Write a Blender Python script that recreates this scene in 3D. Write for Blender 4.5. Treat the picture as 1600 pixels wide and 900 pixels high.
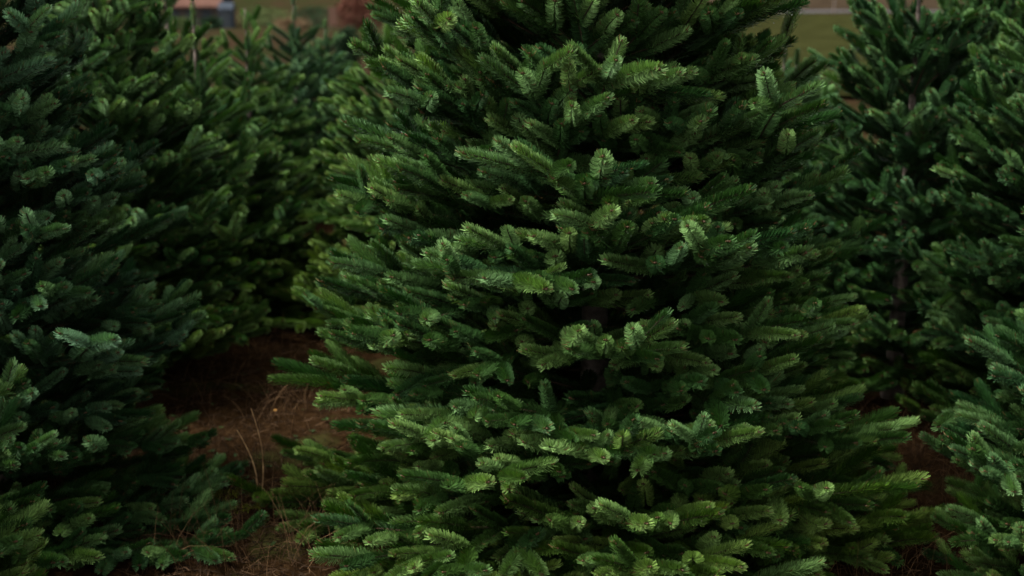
import bpy, math, random
import numpy as np
from mathutils import Vector, Matrix, noise

for o in list(bpy.data.objects):
    bpy.data.objects.remove(o)
scene = bpy.context.scene
col = scene.collection
R = math.radians

# ------------------------------------------------------------------ camera
CAM_H = 1.6
PITCH = 13.9                      # degrees below the horizon
FPX = 2222.0                      # focal length in photo pixels (1600 wide)
cam_d = bpy.data.cameras.new('camera')
cam = bpy.data.objects.new('camera', cam_d)
col.objects.link(cam)
cam.location = (0, 0, CAM_H)
cam.rotation_euler = (R(90 - PITCH), 0, 0)
cam_d.sensor_width = 36
cam_d.lens = FPX * 36 / 1600
cam_d.clip_start = 0.05
cam_d.clip_end = 4000
cam_d.dof.use_dof = True
cam_d.dof.focus_distance = 3.2
cam_d.dof.aperture_fstop = 3.4
scene.camera = cam

# ------------------------------------------------------------------ sky, sun, exposure
SUN_EL, SUN_AZ = 57.0, -106.0      # azimuth from +Y, negative = to the left
world = bpy.data.worlds.new('World')
scene.world = world
world.use_nodes = True
wn = world.node_tree.nodes; wl = world.node_tree.links
wn.clear()
sky = wn.new('ShaderNodeTexSky'); sky.sky_type = 'NISHITA'; sky.sun_disc = False
sky.sun_elevation = R(SUN_EL); sky.sun_rotation = R(SUN_AZ)
sky.air_density = 1.0; sky.dust_density = 4.0; sky.ozone_density = 1.0
hs = wn.new('ShaderNodeHueSaturation'); hs.inputs['Saturation'].default_value = 0.06
bg = wn.new('ShaderNodeBackground'); bg.inputs['Strength'].default_value = 0.06
wo = wn.new('ShaderNodeOutputWorld')
wl.new(sky.outputs[0], hs.inputs['Color']); wl.new(hs.outputs[0], bg.inputs['Color']); wl.new(bg.outputs[0], wo.inputs['Surface'])

sun_d = bpy.data.lights.new('sun', 'SUN'); sun_d.energy = 1.5; sun_d.angle = R(22); sun_d.color = (1.0, 0.97, 0.92)
sun = bpy.data.objects.new('sun', sun_d); col.objects.link(sun)
sd = Vector((math.sin(R(SUN_AZ)) * math.cos(R(SUN_EL)), math.cos(R(SUN_AZ)) * math.cos(R(SUN_EL)), math.sin(R(SUN_EL))))
sun.rotation_euler = sd.to_track_quat('Z', 'Y').to_euler()
sun.location = (0, 0, 8)

scene.view_settings.view_transform = 'Standard'
scene.view_settings.look = 'None'
scene.view_settings.exposure = 2.35
scene.view_settings.gamma = 1.0
scene.view_settings.use_curve_mapping = False
scene.cycles.max_bounces = 5
scene.cycles.diffuse_bounces = 2
scene.cycles.glossy_bounces = 2
scene.cycles.transmission_bounces = 4
scene.cycles.transparent_max_bounces = 4
scene.cycles.use_denoising = True
scene.cycles.sample_clamp_indirect = 3.0

# ------------------------------------------------------------------ helpers
def tag(o, label=None, cat=None, group=None, kind=None):
    if label: o['label'] = label
    if cat: o['category'] = cat
    if group: o['group'] = group
    if kind: o['kind'] = kind
    return o

def empty(name, loc, parent=None):
    o = bpy.data.objects.new(name, None); col.objects.link(o)
    o.location = loc; o.parent = parent; o.empty_display_size = 0.1
    return o

def mesh_obj(name, verts, faces, mats, parent=None, loc=(0, 0, 0), smooth=False, mat_idx=None):
    me = bpy.data.meshes.new(name)
    me.from_pydata([tuple(v) for v in verts], [], faces)
    if not isinstance(mats, (list, tuple)): mats = [mats]
    for m in mats: me.materials.append(m)
    if mat_idx is not None: me.polygons.foreach_set('material_index', mat_idx)
    if smooth: me.polygons.foreach_set('use_smooth', [True] * len(me.polygons))
    me.update()
    o = bpy.data.objects.new(name, me); col.objects.link(o)
    o.location = loc; o.parent = parent
    return o

def new_mat(name):
    m = bpy.data.materials.new(name); m.use_nodes = True
    nt = m.node_tree; b = nt.nodes['Principled BSDF']
    return m, nt, b

def N(nt, t, **kw):
    n = nt.nodes.new(t)
    for k, v in kw.items(): setattr(n, k, v)
    return n

def ramp(nt, fac, stops):
    r = nt.nodes.new('ShaderNodeValToRGB')
    e = r.color_ramp.elements
    while len(e) < len(stops): e.new(0.5)
    for i, (p, c) in enumerate(stops):
        e[i].position = p; e[i].color = (*c, 1)
    nt.links.new(fac, r.inputs[0])
    return r.outputs[0]

def mix(nt, fac, a, b, mode='MIX'):
    m = nt.nodes.new('ShaderNodeMix'); m.data_type = 'RGBA'; m.blend_type = mode
    for sock, v in ((m.inputs[0], fac), (m.inputs[6], a), (m.inputs[7], b)):
        if isinstance(v, (int, float)): sock.default_value = v
        elif isinstance(v, tuple): sock.default_value = (*v, 1) if len(v) == 3 else v
        else: nt.links.new(v, sock)
    return m.outputs[2]

def attr(nt, name, t='GEOMETRY'):
    a = nt.nodes.new('ShaderNodeAttribute'); a.attribute_name = name; a.attribute_type = t
    return a.outputs['Fac']

# ------------------------------------------------------------------ materials
def needle_material():
    m, nt, b = new_mat('fir_needles')
    L = nt.links
    age = attr(nt, 'age', 'INSTANCER'); tint = attr(nt, 'tint', 'INSTANCER')
    nv = attr(nt, 'nv'); tl = attr(nt, 'tl')
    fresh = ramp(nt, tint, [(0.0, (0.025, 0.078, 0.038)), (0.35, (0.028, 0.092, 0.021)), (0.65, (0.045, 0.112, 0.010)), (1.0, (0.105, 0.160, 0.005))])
    old_shaded = ramp(nt, tint, [(0.0, (0.0035, 0.017, 0.0055)), (0.5, (0.005, 0.022, 0.0028)), (1.0, (0.013, 0.034, 0.0015))])  # aged needles' own dark green, deepened further to paint in crown-interior shade
    c = mix(nt, age, fresh, old_shaded)
    # waxy bloom of the youngest needles at the end of a shoot
    mm = N(nt, 'ShaderNodeMath', operation='MULTIPLY'); tq = N(nt, 'ShaderNodeMapRange'); L.new(tl, tq.inputs[0]); tq.inputs[3].default_value = 0.35; tq.inputs[4].default_value = 1.0; L.new(tq.outputs[0], mm.inputs[0])
    inv = N(nt, 'ShaderNodeMath', operation='SUBTRACT'); inv.inputs[0].default_value = 0.32; L.new(age, inv.inputs[1])
    sc_ = N(nt, 'ShaderNodeMath', operation='MULTIPLY'); sc_.use_clamp = True; L.new(inv.outputs[0], sc_.inputs[0]); sc_.inputs[1].default_value = 3.0
    L.new(sc_.outputs[0], mm.inputs[1])
    c = mix(nt, mm.outputs[0], c, ramp(nt, tint, [(0.0, (0.140, 0.265, 0.145)), (0.4, (0.165, 0.290, 0.095)), (1.0, (0.250, 0.340, 0.055))]))
    # pale bands on the lower side of each needle
    dead = N(nt, 'ShaderNodeMath', operation='GREATER_THAN'); L.new(nv, dead.inputs[0]); dead.inputs[1].default_value = 0.985
    c = mix(nt, dead.outputs[0], c, (0.09, 0.05, 0.018))
    geo = N(nt, 'ShaderNodeNewGeometry')
    bf = N(nt, 'ShaderNodeMath', operation='MULTIPLY'); L.new(geo.outputs['Backfacing'], bf.inputs[0]); bf.inputs[1].default_value = 0.14
    c = mix(nt, bf.outputs[0], c, (0.09, 0.17, 0.07))
    hsv = N(nt, 'ShaderNodeHueSaturation')
    mr = N(nt, 'ShaderNodeMapRange'); L.new(nv, mr.inputs[0]); mr.inputs[3].default_value = 0.55; mr.inputs[4].default_value = 1.35
    L.new(mr.outputs[0], hsv.inputs['Value']); L.new(c, hsv.inputs['Color'])
    L.new(hsv.outputs[0], b.inputs['Base Color'])
    b.inputs['Roughness'].default_value = 0.5
    b.inputs['Specular IOR Level'].default_value = 0.14
    # needles let a little light through
    tr = N(nt, 'ShaderNodeBsdfTranslucent'); tc_ = mix(nt, 1.0, hsv.outputs[0], (1.0, 1.15, 0.45), 'MULTIPLY'); L.new(tc_, tr.inputs['Color'])
    ms = N(nt, 'ShaderNodeMixShader'); ms.inputs[0].default_value = 0.15
    L.new(b.outputs[0], ms.inputs[1]); L.new(tr.outputs[0], ms.inputs[2])
    L.new(ms.outputs[0], nt.nodes['Material Output'].inputs['Surface'])
    return m

def wood_material(name, c1, c2, scale, rough=0.85):
    m, nt, b = new_mat(name)
    tc = N(nt, 'ShaderNodeTexCoord'); nz = N(nt, 'ShaderNodeTexNoise'); nz.inputs['Scale'].default_value = scale; nz.inputs['Detail'].default_value = 5
    nt.links.new(tc.outputs['Object'], nz.inputs['Vector'])
    nt.links.new(ramp(nt, nz.outputs[0], [(0.35, c1), (0.65, c2)]), b.inputs['Base Color'])
    bp = N(nt, 'ShaderNodeBump'); bp.inputs['Strength'].default_value = 0.6; bp.inputs['Distance'].default_value = 0.004
    nt.links.new(nz.outputs[0], bp.inputs['Height']); nt.links.new(bp.outputs[0], b.inputs['Normal'])
    b.inputs['Roughness'].default_value = rough
    return m

def plain(name, c, rough=0.8, var=0.25, scale=8.0):
    m, nt, b = new_mat(name)
    tc = N(nt, 'ShaderNodeTexCoord'); nz = N(nt, 'ShaderNodeTexNoise'); nz.inputs['Scale'].default_value = scale; nz.inputs['Detail'].default_value = 4
    nt.links.new(tc.outputs['Object'], nz.inputs['Vector'])
    lo = tuple(x * (1 - var) for x in c); hi = tuple(min(1, x * (1 + var)) for x in c)
    nt.links.new(ramp(nt, nz.outputs[0], [(0.3, lo), (0.7, hi)]), b.inputs['Base Color'])
    b.inputs['Roughness'].default_value = rough
    b.inputs['Specular IOR Level'].default_value = 0.0 if rough >= 0.85 else 0.3
    return m

M_NEEDLE = needle_material()
M_TWIG = wood_material('twig_bark', (0.045, 0.022, 0.012), (0.10, 0.055, 0.03), 90)
M_SHOOT = wood_material('young_twig', (0.022, 0.018, 0.008), (0.05, 0.034, 0.016), 120)
M_BUD = plain('resin_bud', (0.10, 0.056, 0.028), 0.6, 0.3, 200)
M_BARK = wood_material('trunk_bark', (0.05, 0.035, 0.026), (0.13, 0.10, 0.08), 45)
M_DROP, _nt, _b = new_mat('water_drop')
_b.inputs['Base Color'].default_value = (1, 1, 1, 1); _b.inputs['Roughness'].default_value = 0.02
_b.inputs['Transmission Weight'].default_value = 1.0; _b.inputs['IOR'].default_value = 1.33

def blade_material(name, stops, rough=0.8):
    """colour picked per blade from the blade's own random number"""
    m, nt, b = new_mat(name)
    nt.links.new(ramp(nt, attr(nt, 'nv'), stops), b.inputs['Base Color']); b.inputs['Specular IOR Level'].default_value = 0.1
    b.inputs['Roughness'].default_value = rough
    return m
M_DRY = blade_material('dry_grass', [(0.0, (0.03, 0.015, 0.007)), (0.5, (0.075, 0.04, 0.017)), (1.0, (0.18, 0.105, 0.05))])
M_LITTER = blade_material('twig_litter', [(0.0, (0.012, 0.007, 0.003)), (0.5, (0.034, 0.018, 0.008)), (1.0, (0.085, 0.048, 0.024))])
M_MOSS = blade_material('moss', [(0.0, (0.06, 0.075, 0.010)), (1.0, (0.20, 0.20, 0.025))])
M_WEED = blade_material('weed_leaf', [(0.0, (0.012, 0.030, 0.006)), (1.0, (0.03, 0.06, 0.014))], 0.6)

# ------------------------------------------------------------------ ground
def lerp_table(tab, x):
    if x <= tab[0][0]: return tab[0][1]
    for (a, va), (b, vb) in zip(tab, tab[1:]):
        if x <= b:
            f = (x - a) / (b - a); f = f * f * (3 - 2 * f) * 0.5 + f * 0.5
            return va + (vb - va) * f
    return tab[-1][1]
PROFILE = [(-60, 2.0), (-5, 0.05), (0, 0.0), (14, 0.0), (20, -0.1), (40, -1.35), (80, -3.9), (150, -7.6), (220, -8.6), (300, -5), (600, 24), (1500, 90)]
def ground_z(x, y):
    z = lerp_table(PROFILE, y)
    near = max(0.0, min(1.0, (16 - abs(y)) / 6)) * max(0.0, min(1.0, (9 - abs(x)) / 4))
    if near > 0:
        z += near * (0.045 * noise.noise((x * 1.1, y * 1.1, 3.1)) + 0.026 * noise.noise((x * 4.3, y * 4.3, 7.7)) + 0.024 * noise.noise((x * 13, y * 13, 1.7)))
    far = 1 - near
    z += far * 0.15 * noise.noise((x * 0.12, y * 0.12, 5.0))
    return z

def ground_material():
    m, nt, b = new_mat('ground_cover'); L = nt.links
    tc = N(nt, 'ShaderNodeTexCoord')
    def nz(scale, detail=6, rough=0.6):
        n = N(nt, 'ShaderNodeTexNoise'); n.inputs['Scale'].default_value = scale; n.inputs['Detail'].default_value = detail; n.inputs['Roughness'].default_value = rough
        L.new(tc.outputs['Object'], n.inputs['Vector']); return n.outputs[0]
    soil = ramp(nt, nz(26, 8, 0.75), [(0.30, (0.009, 0.0052, 0.0022)), (0.52, (0.027, 0.0142, 0.006)), (0.75, (0.062, 0.035, 0.016))])
    soil = mix(nt, ramp(nt, nz(2.3), [(0.56, (0, 0, 0)), (0.72, (1, 1, 1))]), soil, (0.05, 0.055, 0.016))
    # farther field: patchy grass and dead bracken
    fld = ramp(nt, nz(0.16, 8, 0.7), [(0.34, (0.030, 0.016, 0.010)), (0.48, (0.026, 0.017, 0.009)), (0.54, (0.015, 0.020, 0.006)), (0.72, (0.009, 0.020, 0.005))])
    fld = mix(nt, 0.35, fld, ramp(nt, nz(1.6, 6, 0.7), [(0.3, (0.008, 0.006, 0.003)), (0.7, (0.03, 0.023, 0.013))]))
    sx = N(nt, 'ShaderNodeSeparateXYZ'); L.new(tc.outputs['Object'], sx.inputs[0])
    mr = N(nt, 'ShaderNodeMapRange'); L.new(sx.outputs['Y'], mr.inputs[0]); mr.inputs[1].default_value = 9; mr.inputs[2].default_value = 16
    L.new(mix(nt, mr.outputs[0], soil, fld), b.inputs['Base Color'])
    b.inputs['Roughness'].default_value = 0.95; b.inputs['Specular IOR Level'].default_value = 0.0
    bp = N(nt, 'ShaderNodeBump'); bp.inputs['Strength'].default_value = 0.9; bp.inputs['Distance'].default_value = 0.02
    L.new(nz(40, 8, 0.75), bp.inputs['Height']); L.new(bp.outputs[0], b.inputs['Normal'])
    return m

def axis_values(near_lo, near_hi, step, far_lo, far_hi):
    v = list(np.arange(near_lo, near_hi + 1e-6, step))
    s = step; x = near_hi
    while x < far_hi: s *= 1.13; x += s; v.append(x)
    s = step; x = near_lo
    while x > far_lo: s *= 1.13; x -= s; v.insert(0, x)
    return v
xs = axis_values(-3.2, 3.2, 0.045, -900, 900)
ys = axis_values(2.0, 9.0, 0.045, -60, 1500)
gv = [(x, y, ground_z(x, y)) for y in ys for x in xs]
nx = len(xs)
gf = [(j * nx + i, j * nx + i + 1, (j + 1) * nx + i + 1, (j + 1) * nx + i) for j in range(len(ys) - 1) for i in range(nx - 1)]
ground = mesh_obj('ground', gv, gf, ground_material(), smooth=True)
tag(ground, 'brown soil of the tree farm strewn with dead needles and grass', kind='structure')

xs_a, ys_a = np.array(xs), np.array(ys)
gz_a = np.array([v[2] for v in gv]).reshape(len(ys), nx)
def mesh_z(x, y):
    i = int(np.clip(np.searchsorted(xs_a, x) - 1, 0, nx - 2)); j = int(np.clip(np.searchsorted(ys_a, y) - 1, 0, len(ys) - 2))
    fx = (x - xs[i]) / (xs[i + 1] - xs[i]); fy = (y - ys[j]) / (ys[j + 1] - ys[j])
    return float((gz_a[j, i] * (1 - fx) + gz_a[j, i + 1] * fx) * (1 - fy) + (gz_a[j + 1, i] * (1 - fx) + gz_a[j + 1, i + 1] * fx) * fy)
# sheets lying on the far ground
def sheet(name, pts_x, y0, y1, mat, lift, label, wav=0.0):
    ysr = np.linspace(y0, y1, 90); xsr = np.linspace(pts_x[0], pts_x[1], 60)
    v = []
    for j, y in enumerate(ysr):
        for x in xsr:
            yy = y + wav * noise.noise((x * 0.03, y * 0.01, 2.0))
            v.append((x, yy, mesh_z(x, yy) + lift))
    n = len(xsr)
    f = [(j * n + i, j * n + i + 1, (j + 1) * n + i + 1, (j + 1) * n + i) for j in range(len(ysr) - 1) for i in range(n - 1)]
    return tag(mesh_obj(name, v, f, mat, smooth=True), label, kind='structure')
M_GRASS = plain('field_grass', (0.019, 0.020, 0.0065), 0.9, 0.45, 0.5)
M_PLOUGH = plain('ploughed_soil', (0.028, 0.020, 0.0125), 0.95, 0.25, 0.3)
M_ROAD = plain('road_asphalt', (0.06, 0.057, 0.056), 0.85, 0.15, 1.0)
sheet('grass_field', (3.2, 90), 15, 184, M_GRASS, 0.05, 'olive green grass field beyond the firs on the right', 3)
sheet('road', (12, 170), 189, 198, M_ROAD, 0.08, 'pale grey road crossing the fields at top right', 1.5)
sheet('ploughed_field', (8, 200), 203, 320, M_PLOUGH, 0.05, 'brown ploughed field above the road', 3)

# ------------------------------------------------------------------ fir sprigs (shared meshes)
def frame_from(d, up=Vector((0, 0, 1))):
    d = d.normalized()
    s = d.cross(up)
    if s.length < 1e-4: s = Vector((1, 0, 0))
    s.normalize(); u = s.cross(d).normalized()
    return d, s, u

def sprig_mesh(name, seed, Ls, n, spread, under, bend, nl=0.024, drops=2, bud=True):
    """one year's fir shoot along +Y, +Z up: curved twig, spiral needles, buds at the tip"""
    rnd = random.Random(seed)
    V, F, MI, NV, TL = [], [], [], [], []
    sway = rnd.uniform(-0.06, 0.06)
    def pt(t):
        return Vector((sway * Ls * t * t, Ls * t, bend * Ls * t * t))
    def tan(t):
        return Vector((2 * sway * t, 1, 2 * bend * t)).normalized()
    # twig
    rings = 5; sides = 5
    for i in range(rings + 1):
        t = i / rings
        d, s, u = frame_from(tan(t)); r = 0.0024 * (1 - 0.35 * t)
        for k in range(sides):
            a = 2 * math.pi * k / sides
            V.append(pt(t) + s * math.cos(a) * r + u * math.sin(a) * r); NV.append(0.5); TL.append(t)
    for i in range(rings):
        for k in range(sides):
            F.append((i * sides + k, i * sides + (k + 1) % sides, (i + 1) * sides + (k + 1) % sides, (i + 1) * sides + k)); MI.append(1)
    # buds
    if bud:
        for q in range(3):
            d, s, u = frame_from(tan(1))
            off = (d * 0.003, d * 0.0005 + s * 0.0038, d * 0.0005 - s * 0.0038)[q]
            c = pt(1) + off; r = 0.0028 if q == 0 else 0.0022
            b0 = len(V); prof = [(-0.6, 0.7), (0.3, 1.0), (1.3, 0.6)]
            for (h, w) in prof:
                for k in range(5):
                    a = 2 * math.pi * k / 5
                    V.append(c + d * h * r + (s * math.cos(a) + u * math.sin(a)) * w * r); NV.append(rnd.random()); TL.append(1)
            V.append(c + d * 2.0 * r); NV.append(0.5); TL.append(1)
            for i in range(2):
                for k in range(5):
                    F.append((b0 + i * 5 + k, b0 + i * 5 + (k + 1) % 5, b0 + i * 5 + 5 + (k + 1) % 5, b0 + i * 5 + 5 + k)); MI.append(2)
            for k in range(5):
                F.append((b0 + 10 + k, b0 + 10 + (k + 1) % 5, b0 + 15)); MI.append(2)
    # needles
    tips = []
    for k in range(n):
        t = (k + rnd.random()) / n
        ph = (k * 2.39996 + rnd.uniform(-0.25, 0.25)) % (2 * math.pi) - math.pi
        sg = 1 if ph >= 0 else -1
        a = abs(ph) / math.pi
        ph = sg * math.pi * (a ** 1.25) * (1 - (1 - under) * a)
        d, s, u = frame_from(tan(t))
        r = u * math.cos(ph) + s * math.sin(ph)
        al = R(spread - (spread - 54) * t ** 2.6 - 26 * (1 - a) ** 1.5 + rnd.uniform(-6, 6))
        if t > 0.95: al *= rnd.uniform(0.35, 1.0)
        d0 = (r * math.sin(al) + d * math.cos(al)).normalized()
        ln = nl * rnd.uniform(0.84, 1.10) * (0.72 + 0.28 * min(1, t * 6)) * (1 - 0.16 * t ** 4) * (0.82 + 0.18 * a)
        d1 = (d0 + Vector((0, 0, 1)) * rnd.uniform(0.5, 0.95) * (0.3 + 0.7 * a) + d * 0.18).normalized()
        w = d.cross(d0)
        if w.length < 1e-4: w = s.copy()
        w.normalize()
        w = (w + d0.cross(w) * rnd.uniform(-0.2, 0.2)).normalized()
        nrm = w.cross(d0)
        p0 = pt(t) + r * 0.0018
        p1 = p0 + d0 * ln * 0.5
        p2 = p1 + d1 * ln * 0.5
        hw = 0.00138
        b0 = len(V); nv = rnd.random()
        for p, ww in ((p0, 0.6), (p1, 1.0), (p2, 0.5)):
            V += [p - w * hw * ww, p - nrm * 0.0004, p + w * hw * ww]; NV += [nv] * 3; TL += [t] * 3
        for i in (0, 3):
            F += [(b0 + i, b0 + i + 1, b0 + i + 4, b0 + i + 3), (b0 + i + 1, b0 + i + 2, b0 + i + 5, b0 + i + 4)]; MI += [0, 0]
        tips.append((p2, ph))
    # rain drops hanging at needle tips
    low = [p for p, ph in tips if abs(ph) > 1.3]
    for q in range(min(drops, len(low))):
        c = rnd.choice(low) + Vector((0, 0, -0.0006)); r = rnd.uniform(0.0008, 0.00135)
        b0 = len(V)
        V.append(c + Vector((0, 0, r * 1.25))); NV.append(0.5); TL.append(0.5)
        for h, w in ((0.55, 0.8), (-0.1, 1.0), (-0.7, 0.65)):
            for k in range(6):
                a = math.pi * k / 3
                V.append(c + Vector((math.cos(a) * w * r, math.sin(a) * w * r, h * r))); NV.append(0.5); TL.append(0.5)
        V.append(c + Vector((0, 0, -r))); NV.append(0.5); TL.append(0.5)
        for k in range(6):
            k2 = (k + 1) % 6
            F.append((b0, b0 + 1 + k, b0 + 1 + k2)); MI.append(3)
            for i in (0, 1):
                F.append((b0 + 1 + i * 6 + k, b0 + 7 + i * 6 + k, b0 + 7 + i * 6 + k2, b0 + 1 + i * 6 + k2)); MI.append(3)
            F.append((b0 + 13 + k, b0 + 19, b0 + 13 + k2)); MI.append(3)
    me = bpy.data.meshes.new(name)
    me.from_pydata([tuple(v) for v in V], [], F)
    for m in (M_NEEDLE, M_SHOOT, M_BUD, M_DROP): me.materials.append(m)
    me.polygons.foreach_set('material_index', MI)
    me.polygons.foreach_set('use_smooth', [i == 3 for i in MI])
    for nm, arr in (('nv', NV), ('tl', TL)):
        a = me.attributes.new(nm, 'FLOAT', 'POINT'); a.data.foreach_set('value', arr)
    me.update()
    return me

SPRIG_LEN = []
SPRIGS = []
FRESH, OLD = [], []
protos = bpy.data.collections.new('sprig_library')
def add_sprig(bucket, *a, **k):
    me = sprig_mesh('needle_sprig', *a, **k)
    bucket.append(len(SPRIGS)); SPRIGS.append(me); SPRIG_LEN.append(a[1])
    o = bpy.data.objects.new('sprig_%02d' % len(SPRIGS), me); protos.objects.link(o)
#                 seed  len   n   spread under bend
for i, (ls, sp, un, be) in enumerate([(0.085, 76, 0.94, -0.03), (0.105, 74, 0.90, 0.06), (0.120, 76, 0.90, -0.10), (0.140, 74, 0.90, 0.03),
                                     (0.100, 78, 0.92, -0.15), (0.130, 76, 0.90, -0.05), (0.070, 76, 0.96, 0.02), (0.155, 74, 0.90, -0.08)]):
    add_sprig(FRESH, 100 + i, ls, int(60 + 3000 * ls), sp, un, be, nl=0.0235, drops=4 if i % 2 else 1)
for i, (ls, sp, un, be) in enumerate([(0.085, 72, 0.74, 0.02), (0.105, 70, 0.72, -0.03), (0.125, 72, 0.72, 0.0), (0.15, 70, 0.72, 0.02)]):
    add_sprig(OLD, 200 + i, ls, int(36 + 1700 * ls), sp, un, be, nl=0.0245, drops=1 if i == 1 else 0, bud=False)

# node group: scatter the shared sprigs over a tree's stored shoot points
ng = bpy.data.node_groups.new('crown_sprigs', 'GeometryNodeTree')
ng.interface.new_socket('Geometry', in_out='INPUT', socket_type='NodeSocketGeometry')
ng.interface.new_socket('Geometry', in_out='OUTPUT', socket_type='NodeSocketGeometry')
gi = ng.nodes.new('NodeGroupInput'); go = ng.nodes.new('NodeGroupOutput')
iop = ng.nodes.new('GeometryNodeInstanceOnPoints'); ci = ng.nodes.new('GeometryNodeCollectionInfo')
ci.inputs['Collection'].default_value = protos; ci.inputs['Separate Children'].default_value = True; ci.inputs['Reset Children'].default_value = True
def named(nm, t):
    a = ng.nodes.new('GeometryNodeInputNamedAttribute'); a.data_type = t; a.inputs['Name'].default_value = nm; return a.outputs['Attribute']
ng.links.new(gi.outputs[0], iop.inputs['Points']); ng.links.new(ci.outputs[0], iop.inputs['Instance'])
iop.inputs['Pick Instance'].default_value = True
ng.links.new(named('variant', 'INT'), iop.inputs['Instance Index'])
e2r = ng.nodes.new('FunctionNodeEulerToRotation'); ng.links.new(named('rot', 'FLOAT_VECTOR'), e2r.inputs[0])
ng.links.new(e2r.outputs[0], iop.inputs['Rotation'])
ng.links.new(named('size', 'FLOAT'), iop.inputs['Scale'])
ng.links.new(iop.outputs[0], go.inputs[0])   # point attributes age and tint pass on to the instances

# ------------------------------------------------------------------ fir trees
class Shoot:
    __slots__ = ('p', 'd', 'u', 'len', 'age', 'tint', 'branch', 'var', 'scale', 'mat')

class Branch:
    def __init__(self, base): self.base = base; self.segs = []; self.shoots = []

def grow_branch(br, rnd, p, d, up, L, seg, order, r0, tint, sparse):
    n = max(1, int(round(L / seg)))
    sl = L / n
    d = d.normalized()
    for i in range(n):
        age = n - 1 - i
        # slight wander; tips rise a little in the light
        d = (d + Vector((rnd.uniform(-.10, .10), rnd.uniform(-.10, .10), rnd.uniform(-.08, .10)))).normalized()
        if age <= 1 and d.z < 0.5: d.z += (0.20, 0.10)[age] * rnd.uniform(0.5, 1.3); d.normalize()
        q = p + d * sl
        if q.z < 0.035: d.z += (0.04 - q.z) / sl; d.normalize(); q = p + d * sl
        if age > 0 or order == 0 and n == 1: br.segs.append((p.copy(), q.copy(), 0.0016 + r0 * 0.5 * age / n, 0.0014 + r0 * 0.5 * max(0, age - 1) / n))
        if age <= 6:
            s = Shoot(); s.p = p.copy(); s.d = d.copy(); s.u = up.copy(); s.len = sl; s.age = age + (0 if order < 3 else 0); s.tint = tint; s.branch = br
            br.shoots.append(s)
        p = q
        left = L - (i + 1) * sl
        if order < 2 and i < n - 1 or (order < 2 and n == 1 and rnd.random() < 0.3):
            side = d.cross(up).normalized()
            for sg in (-1, 1):
                if rnd.random() < sparse: continue
                an = R(rnd.uniform(24, 48))
                ld = d * math.cos(an) + side * sg * math.sin(an) + up * rnd.uniform(-0.10, 0.20)
                ll = (left * (0.62 if order == 0 else 0.5) + sl * 0.55) * rnd.uniform(0.75, 1.15)
                grow_branch(br, rnd, q, ld, up, max(ll, seg * 0.6), seg * rnd.uniform(0.86, 1.0), order + 1, r0 * 0.55, tint, sparse)
            if rnd.random() < (0.42 if order == 0 else 0.22):
                ld = d * 0.7 + up * rnd.uniform(0.45, 0.85) + side * rnd.uniform(-0.4, 0.4)
                grow_branch(br, rnd, q, ld, up, max(seg * 0.7, left * 0.3), seg * 0.9, 2, r0 * 0.45, tint, sparse)

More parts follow.
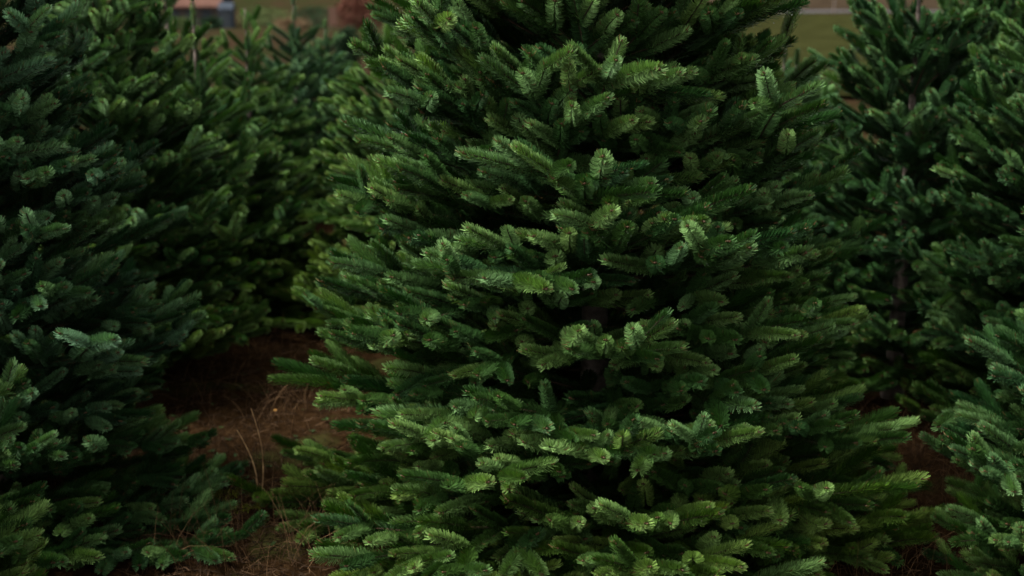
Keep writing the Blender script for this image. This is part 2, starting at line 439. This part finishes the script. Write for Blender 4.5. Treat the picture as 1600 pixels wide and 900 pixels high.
def fir_tree(seed, label, px, dist, H, prof, tint, seg=0.125, whorl=0.19, per=6, inter=5, sparse=0.08, zlow=0.07, max_parts=300, asym=None, leader=0.26, clad=True, topcnt=4, elev=(2, 50), topbare=0.35, pitch_ref=0.8, vary=(0.88, 1.17), mature=0.0):
    """prof: list of (height, crown radius); px: photo column of the stem at mid height, used once to find where the tree stands"""
    rnd = random.Random(seed)
    depth = dist * math.cos(R(PITCH)) + (CAM_H - pitch_ref) * math.sin(R(PITCH))
    X = (px - 800) / FPX * depth; Y = dist
    gz = ground_z(X, Y)
    t = dict(label=label, loc=Vector((X, Y, gz - 0.01)), H=H, branches=[], stem=[], max_parts=max_parts, seed=seed, clad=clad)
    zs = []; z = zlow
    while z < H - leader * 0.8:
        zs.append((z, True)); gap = whorl * rnd.uniform(0.85, 1.15) * (1.0 if z < H - topbare else 1.1)
        if z < H - topbare:
            zs += [(z + gap * f, False) for f in (0.35, 0.68)]
        z += gap
    for z, is_w in zs:
        cnt = (per if is_w else inter) if z < H - topbare else topcnt
        a0 = rnd.uniform(0, 6.28)
        for k in range(cnt):
            az = a0 + 2 * math.pi * (k + rnd.uniform(-0.22, 0.22)) / cnt
            f = z / H
            top = z > H - topbare
            el = R(elev[0] + (elev[1] - elev[0]) * f ** 1.1 + rnd.uniform(-9, 9)) if not top else R(rnd.uniform(28, 48))
            Rr = lerp_table(prof, z)
            Rr = lerp_table(prof, min(H, z + Rr * math.tan(el) * 0.9))
            if asym: Rr *= asym(az, z)
            L = Rr / math.cos(el) * rnd.uniform(*vary) * (1 if is_w else 0.93)
            if L < 0.05: continue
            d = Vector((math.cos(az) * math.cos(el), math.sin(az) * math.cos(el), math.sin(el)))
            side = d.cross(Vector((0, 0, 1))).normalized(); up = side.cross(d).normalized()
            if rnd.random() < 0.5: up = (up + side * rnd.uniform(-0.45, 0.45)).normalized()
            b = Branch(Vector((0, 0, z)))
            grow_branch(b, rnd, Vector((0, 0, z)) + Vector((math.cos(az), math.sin(az), 0)) * 0.012, d, up, L, seg * rnd.uniform(0.9, 1.1), 0,
                        0.0035 + 0.008 * min(1, L), min(1, max(0, tint + rnd.uniform(-0.08, 0.08) + 0.75 * max(0, 0.45 - z))), sparse if not top else max(sparse, 0.4 if clad else 0.2))
            t['branches'].append(b)
    # leader shoot
    zz = H - (topbare if clad else leader)
    while zz < H - 0.02:
        s = Shoot(); s.p = Vector((0, 0, zz)); s.d = Vector((rnd.uniform(-.04, .04), rnd.uniform(-.04, .04), 1)); s.u = Vector((0, -1, 0)); s.len = min(0.10, H - zz + 0.02); s.age = 0
        s.tint = tint; s.branch = None; t['stem'].append(s); zz += s.len
    for s in [s for b in t['branches'] for s in b.shoots] + t['stem']:
        bucket = FRESH if s.age == 0 else OLD
        if s.age == 0 and rnd.random() < 0.08: bucket = OLD
        cands = sorted(bucket, key=lambda v: abs(SPRIG_LEN[v] - s.len) + rnd.uniform(0, 0.03))
        s.var = cands[0]
        s.scale = max(0.62, min(1.35, s.len / SPRIG_LEN[s.var] * 1.06)) * (0.85 if s.branch is None else 1)
        d, sd_, u = frame_from(s.d, s.u if abs(s.u.dot(s.d.normalized())) < 0.95 else Vector((0, -1, 0.1)))
        roll = rnd.uniform(-0.35, 0.35)
        u2 = u * math.cos(roll) + sd_ * math.sin(roll); s2 = d.cross(u2)
        s.mat = Matrix(((s2.x, d.x, u2.x), (s2.y, d.y, u2.y), (s2.z, d.z, u2.z)))
        s.age = min(1.0, {0: 0.0, 1: 0.5, 2: 0.8}.get(s.age, 1.0) + (rnd.uniform(0, 0.2) if s.age else mature + 0.6 * rnd.random() ** 1.3))  # the per-tree offset paints shade into fresh needles of some right-hand firs
        s.tint = min(1.0, max(0.0, s.tint + rnd.gauss(0, 0.075)))
    return t

TREES = []
def add(*a, **k): TREES.append(fir_tree(*a, **k))
# the big fir in front
add(14, 'large dense green fir filling the middle of the picture, nearest in focus', 930, 3.72, 2.9,
    [(0, 0.94), (0.25, 0.86), (0.53, 0.76), (0.8, 0.69), (1.15, 0.63), (1.5, 0.555), (2.2, 0.36), (2.9, 0.02)], 0.46, seg=0.148, whorl=0.185, per=7, inter=6, max_parts=300, elev=(-9, 72), zlow=0.05, vary=(0.93, 1.09), asym=lambda az, z: 1 - (0.14 * max(0, -math.cos(az)) if z < 0.36 else -0.03 * max(0, -math.cos(az)) if z < 0.66 else 0) - (0.10 * max(0, math.cos(az)) if z > 0.9 else 0))
# left side
add(23, 'tall blue-green fir cut by the left edge of the picture', -45, 3.75, 2.2,
    [(0, 0.62), (0.4, 0.51), (1.0, 0.43), (1.45, 0.28), (1.9, 0.13), (2.2, 0.02)], 0.14, seg=0.12, max_parts=300, elev=(-6, 60), asym=lambda az, z: 1 + (0.2 * max(0, math.cos(az + 0.4)) if z < 0.08 else 0))
add(29, 'fir whose low boughs poke into the bottom left corner, stem out of frame', -330, 2.75, 1.5,
    [(0, 0.50), (0.4, 0.42), (1.0, 0.25), (1.5, 0.02)], 0.42, seg=0.11, max_parts=80)
add(31, 'out of focus fir right behind the one at the left edge', 165, 5.0, 1.75,
    [(0, 0.56), (0.44, 0.50), (0.86, 0.41), (1.06, 0.33), (1.25, 0.23), (1.75, 0.04)], 0.40, max_parts=200, elev=(2, 55), leader=0.2, topbare=0.4)
add(37, 'blurred fir with long reddish bare leader, beneath the pink roofed house', 268, 7.1, 1.48,
    [(0, 0.50), (0.5, 0.38), (0.9, 0.20), (1.2, 0.13), (1.48, 0.06)], 0.45, max_parts=100, clad=False, elev=(5, 45), leader=0.2, topbare=0.55)
add(41, 'blurred yellowish green fir with green leader and wide raised top boughs', 312, 6.0, 1.46,
    [(0, 0.62), (0.5, 0.45), (0.8, 0.27), (1.0, 0.13), (1.46, 0.09)], 0.46, max_parts=200, elev=(0, 26), leader=0.38, topbare=0.62)
add(43, 'small blurred fir with thin upright leader between two taller firs', 388, 8.0, 1.22,
    [(0, 0.52), (0.5, 0.38), (0.8, 0.20), (1.0, 0.10), (1.22, 0.06)], 0.46, max_parts=100, elev=(0, 28), leader=0.2, topbare=0.42)
add(47, 'blurred bluish fir with tall leader against the brown field', 462, 8.8, 1.34,
    [(0, 0.60), (0.5, 0.44), (0.84, 0.20), (1.0, 0.12), (1.34, 0.08)], 0.12, max_parts=120, elev=(0, 26), leader=0.36, topbare=0.52)
add(53, 'small far fir with short leader left of the round dark shrub', 508, 11.0, 0.98,
    [(0, 0.45), (0.5, 0.24), (0.8, 0.1), (0.98, 0.04)], 0.2, max_parts=50, elev=(2, 40), leader=0.2, topbare=0.25)
add(59, 'blurred bright green fir partly hidden behind the large middle fir', 640, 6.0, 1.27,
    [(0, 0.62), (0.5, 0.46), (0.9, 0.34), (1.15, 0.2), (1.36, 0.04)], 0.52, max_parts=160, elev=(0, 24), topbare=0.3)
# right side
add(61, 'fir with open top and bare grey stem showing, right of the middle', 1418, 4.9, 1.62,
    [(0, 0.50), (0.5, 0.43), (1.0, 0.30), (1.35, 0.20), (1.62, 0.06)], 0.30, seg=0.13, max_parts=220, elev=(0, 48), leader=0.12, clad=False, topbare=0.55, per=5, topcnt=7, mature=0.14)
add(67, 'blurred fir in the top right corner behind the open topped one', 1560, 6.4, 1.75,
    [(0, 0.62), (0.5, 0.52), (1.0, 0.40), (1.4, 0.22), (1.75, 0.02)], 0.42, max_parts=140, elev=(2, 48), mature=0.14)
add(71, 'dense fir cut by the right edge of the picture', 1690, 4.3, 2.0,
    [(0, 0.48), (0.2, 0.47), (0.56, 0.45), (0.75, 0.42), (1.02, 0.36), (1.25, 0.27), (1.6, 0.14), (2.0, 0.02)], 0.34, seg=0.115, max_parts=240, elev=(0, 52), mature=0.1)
add(73, 'sharp near fir whose lower boughs enter at the bottom right edge', 1835, 3.3, 1.35,
    [(0, 0.50), (0.4, 0.46), (0.8, 0.30), (1.35, 0.02)], 0.30, seg=0.11, max_parts=140, elev=(0, 50))
add(79, 'small dark far fir seen between the middle fir and open topped one', 1225, 9.0, 1.1,
    [(0, 0.55), (0.5, 0.40), (1.1, 0.02)], 0.25, max_parts=40)
add(83, 'fir in deep shade behind the right flank of the middle fir', 1240, 6.3, 1.1,
    [(0, 0.55), (0.5, 0.45), (0.9, 0.2), (1.1, 0.02)], 0.30, max_parts=100)

# --- which shoots show largest: a coarse depth buffer from the camera (only decides what becomes a part of its own)
all_s, ids_tree = [], []
P = []
cp, sp_ = math.cos(R(PITCH)), math.sin(R(PITCH))
for ti, t in enumerate(TREES):
    for s in [s for b in t['branches'] for s in b.shoots] + t['stem']:
        all_s.append(s); ids_tree.append(ti)
        a = t['loc'] + s.p; d = s.d.normalized() * s.len
        P.append([(a + d * f)[:] for f in (0.15, 0.4, 0.65, 0.9)])
P = np.array(P) - np.array((0, 0, CAM_H))
dep = P[..., 1] * cp - P[..., 2] * sp_
upc = P[..., 1] * sp_ + P[..., 2] * cp
SC = 0.25
W, Hh = int(1600 * SC), int(900 * SC)
ok = dep > 0.3
u = W / 2 + P[..., 0] / np.where(ok, dep, 1) * FPX * SC
v = Hh / 2 - upc / np.where(ok, dep, 1) * FPX * SC
rad = 0.019 * FPX * SC / np.where(ok, dep, 1)
sid = np.repeat(np.arange(len(all_s)), 4)
uf, vf, df, rf, okf = u.ravel(), v.ravel(), dep.ravel(), rad.ravel(), ok.ravel()
sel = okf & (uf > -8) & (uf < W + 8) & (vf > -8) & (vf < Hh + 8)
uf, vf, df, rf, sf = uf[sel], vf[sel], df[sel], rf[sel], sid[sel]
order = np.argsort(-df)
uf, vf, rf, sf = uf[order], vf[order], rf[order], sf[order]
buf = np.full((Hh, W), -1, int); zb = np.full((Hh, W), 1e9)
dfo = df[order]
for oy in range(-5, 6):
    for ox in range(-5, 6):
        m_ = (ox * ox + oy * oy) <= rf * rf
        xi = (uf[m_] + ox).astype(int); yi = (vf[m_] + oy).astype(int)
        k = (xi >= 0) & (xi < W) & (yi >= 0) & (yi < Hh)
        xi, yi, dd, ss = xi[k], yi[k], dfo[m_][k], sf[m_][k]
        np.minimum.at(zb, (yi, xi), dd)
for oy in range(-5, 6):
    for ox in range(-5, 6):
        m_ = (ox * ox + oy * oy) <= rf * rf
        xi = (uf[m_] + ox).astype(int); yi = (vf[m_] + oy).astype(int)
        k = (xi >= 0) & (xi < W) & (yi >= 0) & (yi < Hh)
        xi, yi, dd, ss = xi[k], yi[k], dfo[m_][k], sf[m_][k]
        e = dd <= zb[yi, xi] + 1e-9
        buf[yi[e], xi[e]] = ss[e]
seen = np.bincount(buf[buf >= 0].ravel(), minlength=len(all_s))
ids_tree = np.array(ids_tree)
own = np.zeros(len(all_s), bool)
for ti, t in enumerate(TREES):
    idx = np.where((ids_tree == ti) & (seen >= 7))[0]
    idx = idx[np.argsort(-seen[idx])][:t['max_parts']]
    own[idx] = True
own_set = {id(all_s[i]) for i in np.where(own)[0]}
print('shoots', len(all_s), 'own', own.sum())

def tube_mesh(segs, base, sides=5):
    V, F = [], []
    for a, b, ra, rb in segs:
        d, s, u_ = frame_from(b - a); n0 = len(V)
        b2 = b + d * rb * 0.5
        for p, r in ((a - d * ra * 0.5, ra), (b2, rb)):
            for k in range(sides):
                an = 2 * math.pi * k / sides
                V.append(p - base + s * math.cos(an) * r + u_ * math.sin(an) * r)
        F += [(n0 + k, n0 + (k + 1) % sides, n0 + sides + (k + 1) % sides, n0 + sides + k) for k in range(sides)]
        F.append(tuple(n0 + sides + k for k in range(sides)))
    return V, F

def build_tree(t):
    rnd = random.Random(t['seed'] + 500)
    root = empty('fir_tree', t['loc'])
    tag(root, t['label'], 'fir tree', 'firs growing in rows on the tree farm')
    # stem: tapered, slightly crooked
    H = t['H']; nseg = 16; sides = 9; V, F = [], []
    r0 = 0.012 + 0.012 * H
    for i in range(nseg + 1):
        f = i / nseg; z = H * f
        r = r0 * (1 - f) ** (1.4 if t['clad'] else 1.1) + 0.0028
        if i == 0: r *= 1.35
        ox, oy = 0.006 * noise.noise((z * 3, t['seed'], 0)), 0.006 * noise.noise((z * 3, t['seed'], 9))
        for k in range(sides):
            an = 2 * math.pi * k / sides
            rr = r * (1 + 0.08 * noise.noise((math.cos(an) * 2, math.sin(an) * 2, z * 6 + t['seed'])))
            V.append((ox + math.cos(an) * rr, oy + math.sin(an) * rr, z))
    for i in range(nseg):
        for k in range(sides):
            F.append((i * sides + k, i * sides + (k + 1) % sides, (i + 1) * sides + (k + 1) % sides, (i + 1) * sides + k))
    F.append(tuple(nseg * sides + k for k in range(sides)))
    trunk = mesh_obj('trunk', V, F, M_BARK, root, smooth=True)
    def put(s, parent, base):
        o = bpy.data.objects.new('sprig', SPRIGS[s.var]); col.objects.link(o); o.parent = parent
        o.matrix_basis = Matrix.Translation(s.p - base) @ s.mat.to_4x4() @ Matrix.Scale(s.scale, 4)
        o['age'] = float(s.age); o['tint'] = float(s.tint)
    rest, inner = [], []
    for s in t['stem']:
        if id(s) in own_set: put(s, trunk, Vector((0, 0, 0)))
        else: rest.append(s)
    for b in t['branches']:
        mine = [s for s in b.shoots if id(s) in own_set]
        rest += [s for s in b.shoots if id(s) not in own_set]
        if mine:
            V, F = tube_mesh(b.segs, b.base)
            bo = mesh_obj('branch', V, F, M_TWIG, root, b.base, smooth=True)
            for s in mine: put(s, bo, b.base)
        else: inner += b.segs
    if inner:
        V, F = tube_mesh(inner, Vector((0, 0, 0)), 4)
        tag(mesh_obj('inner_boughs', V, F, M_TWIG, root, smooth=True), kind='stuff')
    me = bpy.data.meshes.new('crown'); me.from_pydata([s.p[:] for s in rest], [], [])
    def fl(nm, ty, vals, key='value'):
        a = me.attributes.new(nm, ty, 'POINT'); a.data.foreach_set(key, vals)
    fl('variant', 'INT', [s.var for s in rest]); fl('size', 'FLOAT', [s.scale for s in rest])
    fl('rot', 'FLOAT_VECTOR', [c for s in rest for c in s.mat.to_euler()], 'vector')
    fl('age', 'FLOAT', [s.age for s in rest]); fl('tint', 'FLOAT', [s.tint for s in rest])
    co = bpy.data.objects.new('crown', me); col.objects.link(co); co.parent = root
    md = co.modifiers.new('sprigs', 'NODES'); md.node_group = ng
    tag(co, kind='stuff')
    return root
for t in TREES: build_tree(t)

# ------------------------------------------------------------------ things on the ground
class Blades:
    """thin bent blades, each with a triangular section, joined in one mesh"""
    def __init__(self): self.V, self.F, self.NV = [], [], []
    def add(self, pts, w, nv, taper=0.25):
        n0 = len(self.V); m = len(pts)
        for i, p in enumerate(pts):
            d = (pts[min(i + 1, m - 1)] - pts[max(i - 1, 0)])
            _, s, u_ = frame_from(d if d.length > 1e-6 else Vector((0, 1, 0)))
            r = w * (1 - (1 - taper) * i / (m - 1))
            for k in range(3):
                a = 2 * math.pi * k / 3
                self.V.append(p + s * math.cos(a) * r + u_ * math.sin(a) * r); self.NV.append(nv)
        for i in range(m - 1):
            for k in range(3):
                self.F.append((n0 + i * 3 + k, n0 + i * 3 + (k + 1) % 3, n0 + i * 3 + 3 + (k + 1) % 3, n0 + i * 3 + 3 + k))
    def leaf(self, p, d, n, l, w, nv):
        d = d.normalized(); s = d.cross(n).normalized(); n = s.cross(d); n0 = len(self.V)
        q = [p, p + d * l * .4 + s * w + n * l * .06, p + d * l * .4 - n * l * .03, p + d * l * .4 - s * w + n * l * .06, p + d * l - n * l * .1]
        self.V += q; self.NV += [nv] * 5
        self.F += [(n0, n0 + 1, n0 + 2), (n0, n0 + 2, n0 + 3), (n0 + 1, n0 + 4, n0 + 2), (n0 + 2, n0 + 4, n0 + 3)]
    def build(self, name, mat, parent=None, loc=(0, 0, 0)):
        o = mesh_obj(name, self.V, self.F, mat, parent, loc)
        a = o.data.attributes.new('nv', 'FLOAT', 'POINT'); a.data.foreach_set('value', self.NV)
        return o

rg = random.Random(5)
def gpt(x, y, dz=0.0): return Vector((x, y, ground_z(x, y) + dz))
def at_ground(px, py):
    """ground point seen at a photo pixel (flat ground near the camera)"""
    a = math.atan2(py - 450, FPX) + R(PITCH); y = CAM_H / math.tan(a)
    dd = y * cp + CAM_H * sp_
    return (px - 800) / FPX * dd, y
def rand_spot():
    if rg.random() < 0.55:
        return at_ground(rg.uniform(200, 560), rg.uniform(470, 960))
    if rg.random() < 0.5:
        return at_ground(rg.uniform(1250, 1600), rg.uniform(560, 960))
    return rg.uniform(-3, 3), rg.uniform(2.4, 9)

lit = Blades()
for i in range(9000):
    x, y = rand_spot(); a = rg.uniform(0, 6.28); l = rg.choice((0.012, 0.015, 0.02, 0.02, 0.03, 0.03, 0.04, 0.07)) * rg.uniform(0.7, 1.3)
    d = Vector((math.cos(a), math.sin(a), 0)); c = Vector((x, y, 0)); k = rg.uniform(-0.2, 0.2)
    pts = []
    for f in (-0.5, 0, 0.5):
        q = c + d * l * f + Vector((-d.y, d.x, 0)) * l * k * (0.25 - f * f)
        pts.append(gpt(q.x, q.y, 0.004 + rg.uniform(0, 0.012)))
    lit.add(pts, rg.uniform(0.0006, 0.0018) * (1.4 if l > 0.08 else 1), rg.random() ** 1.4, 0.5)
tag(lit.build('needle_litter', M_LITTER), 'dead brown needles and twigs scattered on the soil', 'litter', kind='stuff')

dry = Blades()
clumps = [at_ground(rg.uniform(230, 520), rg.uniform(520, 900)) for _ in range(34)] + [at_ground(rg.uniform(1290, 1530), rg.uniform(600, 930)) for _ in range(46)]
for cx, cy in clumps:
    for _ in range(rg.randint(6, 22)):
        x, y = cx + rg.gauss(0, 0.05), cy + rg.gauss(0, 0.05); a = rg.uniform(0, 6.28); l = rg.uniform(0.05, 0.22); lean = rg.uniform(0.1, 0.95)
        b = gpt(x, y); d = Vector((math.cos(a), math.sin(a), 0)); pts = []
        for f in (0, 0.35, 0.7, 1):
            th = lean * (0.4 + f)
            pts.append(b + d * l * f * math.sin(min(1.5, th)) + Vector((0, 0, l * f * max(0.04, math.cos(min(1.5, th))))))
        dry.add(pts, rg.uniform(0.0005, 0.0010), rg.random() ** 1.5, 0.3)
tag(dry.build('dry_grass', M_DRY), 'tufts of dry brown grass on the soil between the firs', 'grass', kind='stuff')

weed = Blades()
for i in range(90):
    x, y = at_ground(rg.uniform(220, 520), rg.uniform(560, 860)) if rg.random() < 0.7 else at_ground(rg.uniform(1280, 1540), rg.uniform(620, 920))
    for q in range(rg.randint(3, 8)):
        a = rg.uniform(0, 6.28); d = Vector((math.cos(a), math.sin(a), rg.uniform(0.2, 0.9)))
        weed.leaf(gpt(x, y, 0.006), d, Vector((0, 0, 1)), rg.uniform(0.008, 0.022), rg.uniform(0.002, 0.005), rg.random())
tag(weed.build('ground_weeds', M_WEED), 'small green weed leaves sprouting from the brown soil', 'weeds', kind='stuff')

moss = Blades()
for cx, cy, rx, ry, cnt in [(*at_ground(335, 790), 0.11, 0.07, 5200), (*at_ground(385, 805), 0.06, 0.04, 1600), (*at_ground(470, 700), 0.06, 0.05, 1500)]:
    for _ in range(cnt):
        a = rg.uniform(0, 6.28); r = math.sqrt(rg.random()) * 1.25
        x, y = cx + math.cos(a) * r * rx, cy + math.sin(a) * r * ry
        k = noise.noise((x * 38, y * 38, 4.0)) + 0.6 * noise.noise((x * 90, y * 90, 2.0)) - 0.9 * (r - 0.45)
        if k < rg.uniform(-0.05, 0.25): continue
        b = gpt(x, y, 0.010 * min(1, max(0, k))); l = rg.uniform(0.004, 0.017)
        moss.add([b, b + Vector((rg.uniform(-.006, .006), rg.uniform(-.006, .006), l))], 0.0009, rg.random() ** 1.4, 0.3)
tag(moss.build('moss_patch', M_MOSS), 'yellow-green moss patch on soil by the left fir', 'moss', kind='stuff')

# two tall dry stalks standing in the gap
M_STALK = wood_material('dry_stalk', (0.24, 0.13, 0.055), (0.42, 0.26, 0.12), 60)
def stalk(label, px, py, top, w):
    x, y = at_ground(px, py); b = gpt(x, y); bl = Blades(); pts = []
    depth = y * cp + CAM_H * sp_
    h = top[1]; dx = top[0]
    for i in range(9):
        f = i / 8
        pts.append(Vector((dx * f + 0.02 * math.sin(f * 3.1) * (1 if dx < 0 else -0.6), -0.02 * f, h * f - 0.01)))
    bl.add(pts, w, 0.5, 0.45)
    o = bl.build('dry_stalk', M_STALK, None, b)
    # a few side nubs make it read as a dead stem
    tag(o, label, 'stalk', 'dry stalks standing between the firs')
stalk('paler left one of two thin dry stalks standing in the gap', 402, 783, (-0.045, 0.225), 0.0034)
stalk('taller right one of two thin dry stalks standing in the gap', 407, 783, (-0.012, 0.29), 0.0030)
stalk('short bent dry stalk lying low left of the two tall ones', 297, 735, (0.05, 0.11), 0.0022)

lx, ly = at_ground(427, 651)
lf = Blades(); lf.leaf(Vector((0, 0, 0)), Vector((1, 0.2, 0.25)), Vector((0, -0.7, 0.7)), 0.016, 0.006, 0.5)
tag(lf.build('fallen_leaf', plain('yellow_leaf', (0.30, 0.14, 0.02), 0.6), None, gpt(lx, ly, 0.014)), 'tiny orange yellow leaf on the soil beside the middle fir', 'leaf')

# ------------------------------------------------------------------ far background
def at_far(px, py, y):
    """world point at ground distance y seen at a photo pixel"""
    a = math.atan2(py - 450, FPX) + R(PITCH)
    z = CAM_H - y * math.tan(a)
    return Vector(((px - 800) / FPX * (y * cp + (CAM_H - z) * sp_), y, z))

def box(x0, x1, y0, y1, z0, z1):
    v = [(x0, y0, z0), (x1, y0, z0), (x1, y1, z0), (x0, y1, z0), (x0, y0, z1), (x1, y0, z1), (x1, y1, z1), (x0, y1, z1)]
    f = [(0, 3, 2, 1), (4, 5, 6, 7), (0, 1, 5, 4), (1, 2, 6, 5), (2, 3, 7, 6), (3, 0, 4, 7)]
    return v, f

M_WALL = plain('plaster_wall', (0.06, 0.05, 0.042), 0.9, 0.2, 1.5)
M_ROOF = plain('clay_roof', (0.085, 0.046, 0.035), 0.85, 0.2, 2.0)
M_DARK = plain('dark_window', (0.03, 0.035, 0.04), 0.2, 0.1)
M_SHED = plain('blue_grey_boards', (0.035, 0.042, 0.052), 0.85, 0.2, 2.0)
M_WHITE = plain('white_paint', (0.6, 0.6, 0.58), 0.6, 0.08)
M_BOARD = plain('pink_board', (0.11, 0.062, 0.045), 0.85, 0.15)

def house(px, y, name, label, w, dpt, h, roofh, wall, roof, over=0.5):
    p = at_far(px, 12, y); gz = ground_z(p.x, y)
    root = empty(name, (p.x, y, gz)); tag(root, label, 'house' if name == 'house' else 'shed')
    v, f = box(-w / 2, w / 2, 0, dpt, -0.3, h)
    mesh_obj('wall', v, f, wall, root)
    o = over
    v = [(-w / 2 - o, -o, h - 0.15), (w / 2 + o, -o, h - 0.15), (w / 2 + o, dpt / 2, h + roofh), (-w / 2 - o, dpt / 2, h + roofh), (-w / 2 - o, dpt + o, h - 0.15), (w / 2 + o, dpt + o, h - 0.15)]
    v += [(a, b, c + 0.18) for a, b, c in v]
    f = [(0, 3, 2, 1), (3, 4, 5, 2), (6, 7, 8, 9), (9, 8, 11, 10), (0, 1, 7, 6), (4, 10, 11, 5), (0, 6, 9, 3), (3, 9, 10, 4), (1, 2, 8, 7), (2, 5, 11, 8)]
    mesh_obj('roof', v, f, roof, root)
    if name == 'house':
        for cx in (-w * 0.3, w * 0.3):
            v, f = box(cx - 0.5, cx + 0.5, -0.05, 0.02, 0.9, 2.0); mesh_obj('window', v, f, M_DARK, root)
    v, f = box(-0.45, 0.45, -0.05, 0.02, -0.2, 2.0); mesh_obj('door', v, f, M_DARK, root)
    return root
house(297, 150, 'house', 'house with pink clay roof at the top left, cut by the frame', 5.6, 6.0, 2.15, 2.4, M_WALL, M_ROOF)
house(352, 146, 'garden_shed', 'blue-grey garden shed beside the pink roofed house', 1.3, 1.6, 1.9, 0.5, M_SHED, M_SHED, 0.1)

def leafy(name, label, loc, rx, rz, cnt, lsz, stops, cat='bush', seed=1, group=None):
    rnd = random.Random(seed)
    root = empty(name, loc); tag(root, label, cat, group)
    b = Blades()
    for _ in range(cnt):
        v = Vector((rnd.gauss(0, 1), rnd.gauss(0, 1), rnd.gauss(0, 1))).normalized() * (rnd.random() ** 0.4)
        k = 1 + 0.28 * noise.noise(v * 1.9 + Vector((seed, 0, 0)))
        p = Vector((v.x * rx * k, v.y * rx * k, rz + v.z * rz * k))
        d = (v + Vector((rnd.uniform(-.6, .6), rnd.uniform(-.6, .6), rnd.uniform(-.3, .6)))).normalized()
        n = Vector((rnd.uniform(-1, 1), rnd.uniform(-1, 1), 1))
        b.leaf(p, d, n, lsz * rnd.uniform(.6, 1.3), lsz * 0.32, rnd.random())
    tag(b.build('foliage', blade_material(name + '_leaf', stops), root), kind='stuff')
    st = Blades()
    for q in range(5):
        a = q * 1.256
        st.add([Vector((0, 0, -0.05 * rz)), Vector((math.cos(a) * rx * .2, math.sin(a) * rx * .2, rz * .6)), Vector((math.cos(a) * rx * .55, math.sin(a) * rx * .55, rz * 1.3))], rx * 0.04, 0.5, 0.3)
    st.build('stem', M_TWIG, root)
    return root
G = [(0.0, (0.03, 0.055, 0.016)), (1.0, (0.085, 0.115, 0.035))]
RED = [(0.0, (0.07, 0.022, 0.016)), (1.0, (0.16, 0.07, 0.045))]
BR = [(0.0, (0.07, 0.045, 0.022)), (1.0, (0.17, 0.11, 0.06))]
DK = [(0.0, (0.008, 0.022, 0.010)), (1.0, (0.022, 0.05, 0.018))]
p = at_far(543, 106, 17.5); leafy('round_shrub', 'small dark egg-shaped evergreen shrub beyond the bluish fir', (p.x, p.y, ground_z(p.x, p.y)), 0.165, 0.29, 5200, 0.03, DK, 'shrub', 3)
p = at_far(560, 30, 120); leafy('red_bush', 'reddish brown bush at the top beside the middle fir', (p.x, p.y, ground_z(p.x, p.y)), 2.0, 1.5, 2600, 0.3, RED, 'bush', 4)
hedge = [(232, 32, 138, 1.2, .8, BR, 'brown shrub left of the pink roofed house'), (276, 30, 140, 1.6, .55, G, 'low green shrub under the eaves of the house'),
         (330, 33, 138, 1.0, .6, DK, 'dark low shrub in front of the blue-grey shed'), (412, 14, 150, 2.6, 1.0, G, 'wide green bush right of the blue-grey shed'),
         (455, 22, 135, 1.8, .6, BR, 'brown low bush behind the leader of the bluish fir'), (490, 16, 145, 2.2, 1.1, DK, 'dark green bush left of the pink board')]
for i, (px, py, y, rx, rz, st, lab) in enumerate(hedge):
    p = at_far(px, py, y); leafy('garden_bush', lab, (p.x, y, ground_z(p.x, y)), rx, rz, 1500, 0.22, st, 'bush', 20 + i, 'bushes in the far garden')

def board_sign(px, py, y):
    p = at_far(px, py, y); gz = ground_z(p.x, y)
    root = empty('notice_board', (p.x, y, gz)); tag(root, 'plain pinkish board standing in the far garden', 'board')
    h = max(1.0, at_far(px, 11, y).z - gz)
    v, f = box(-0.33, 0.33, -0.03, 0.03, h - 1.45, h); mesh_obj('panel', v, f, M_BOARD, root)
    for s in (-0.25, 0.25):
        v, f = box(s - 0.04, s + 0.04, 0.035, 0.11, -0.2, h - 0.1); mesh_obj('post', v, f, M_BARK, root)
board_sign(520, 36, 118)

def pole(px, y, label, h, r):
    p = at_far(px, 20, y); b = Blades()
    V, F = [], []
    for i in range(5):
        f = i / 4
        for k in range(8):
            a = math.pi * k / 4; rr = r * (1 - 0.35 * f)
            V.append((math.cos(a) * rr, math.sin(a) * rr, -0.3 + (h + 0.3) * f))
    for i in range(4):
        for k in range(8): F.append((i * 8 + k, i * 8 + (k + 1) % 8, i * 8 + 8 + (k + 1) % 8, i * 8 + 8 + k))
    F.append(tuple(32 + k for k in range(8)))
    root = empty('utility_pole', (p.x, y, ground_z(p.x, y))); tag(root, label, 'pole')
    mesh_obj('shaft', V, F, M_BARK, root, smooth=True)
    v, f = box(-0.7, 0.7, -0.06, 0.06, h - 0.6, h - 0.45); mesh_obj('crossarm', v, f, M_BARK, root)
pole(1303, 187, 'thin dark wooden pole beside the road at top right', 6.5, 0.13)
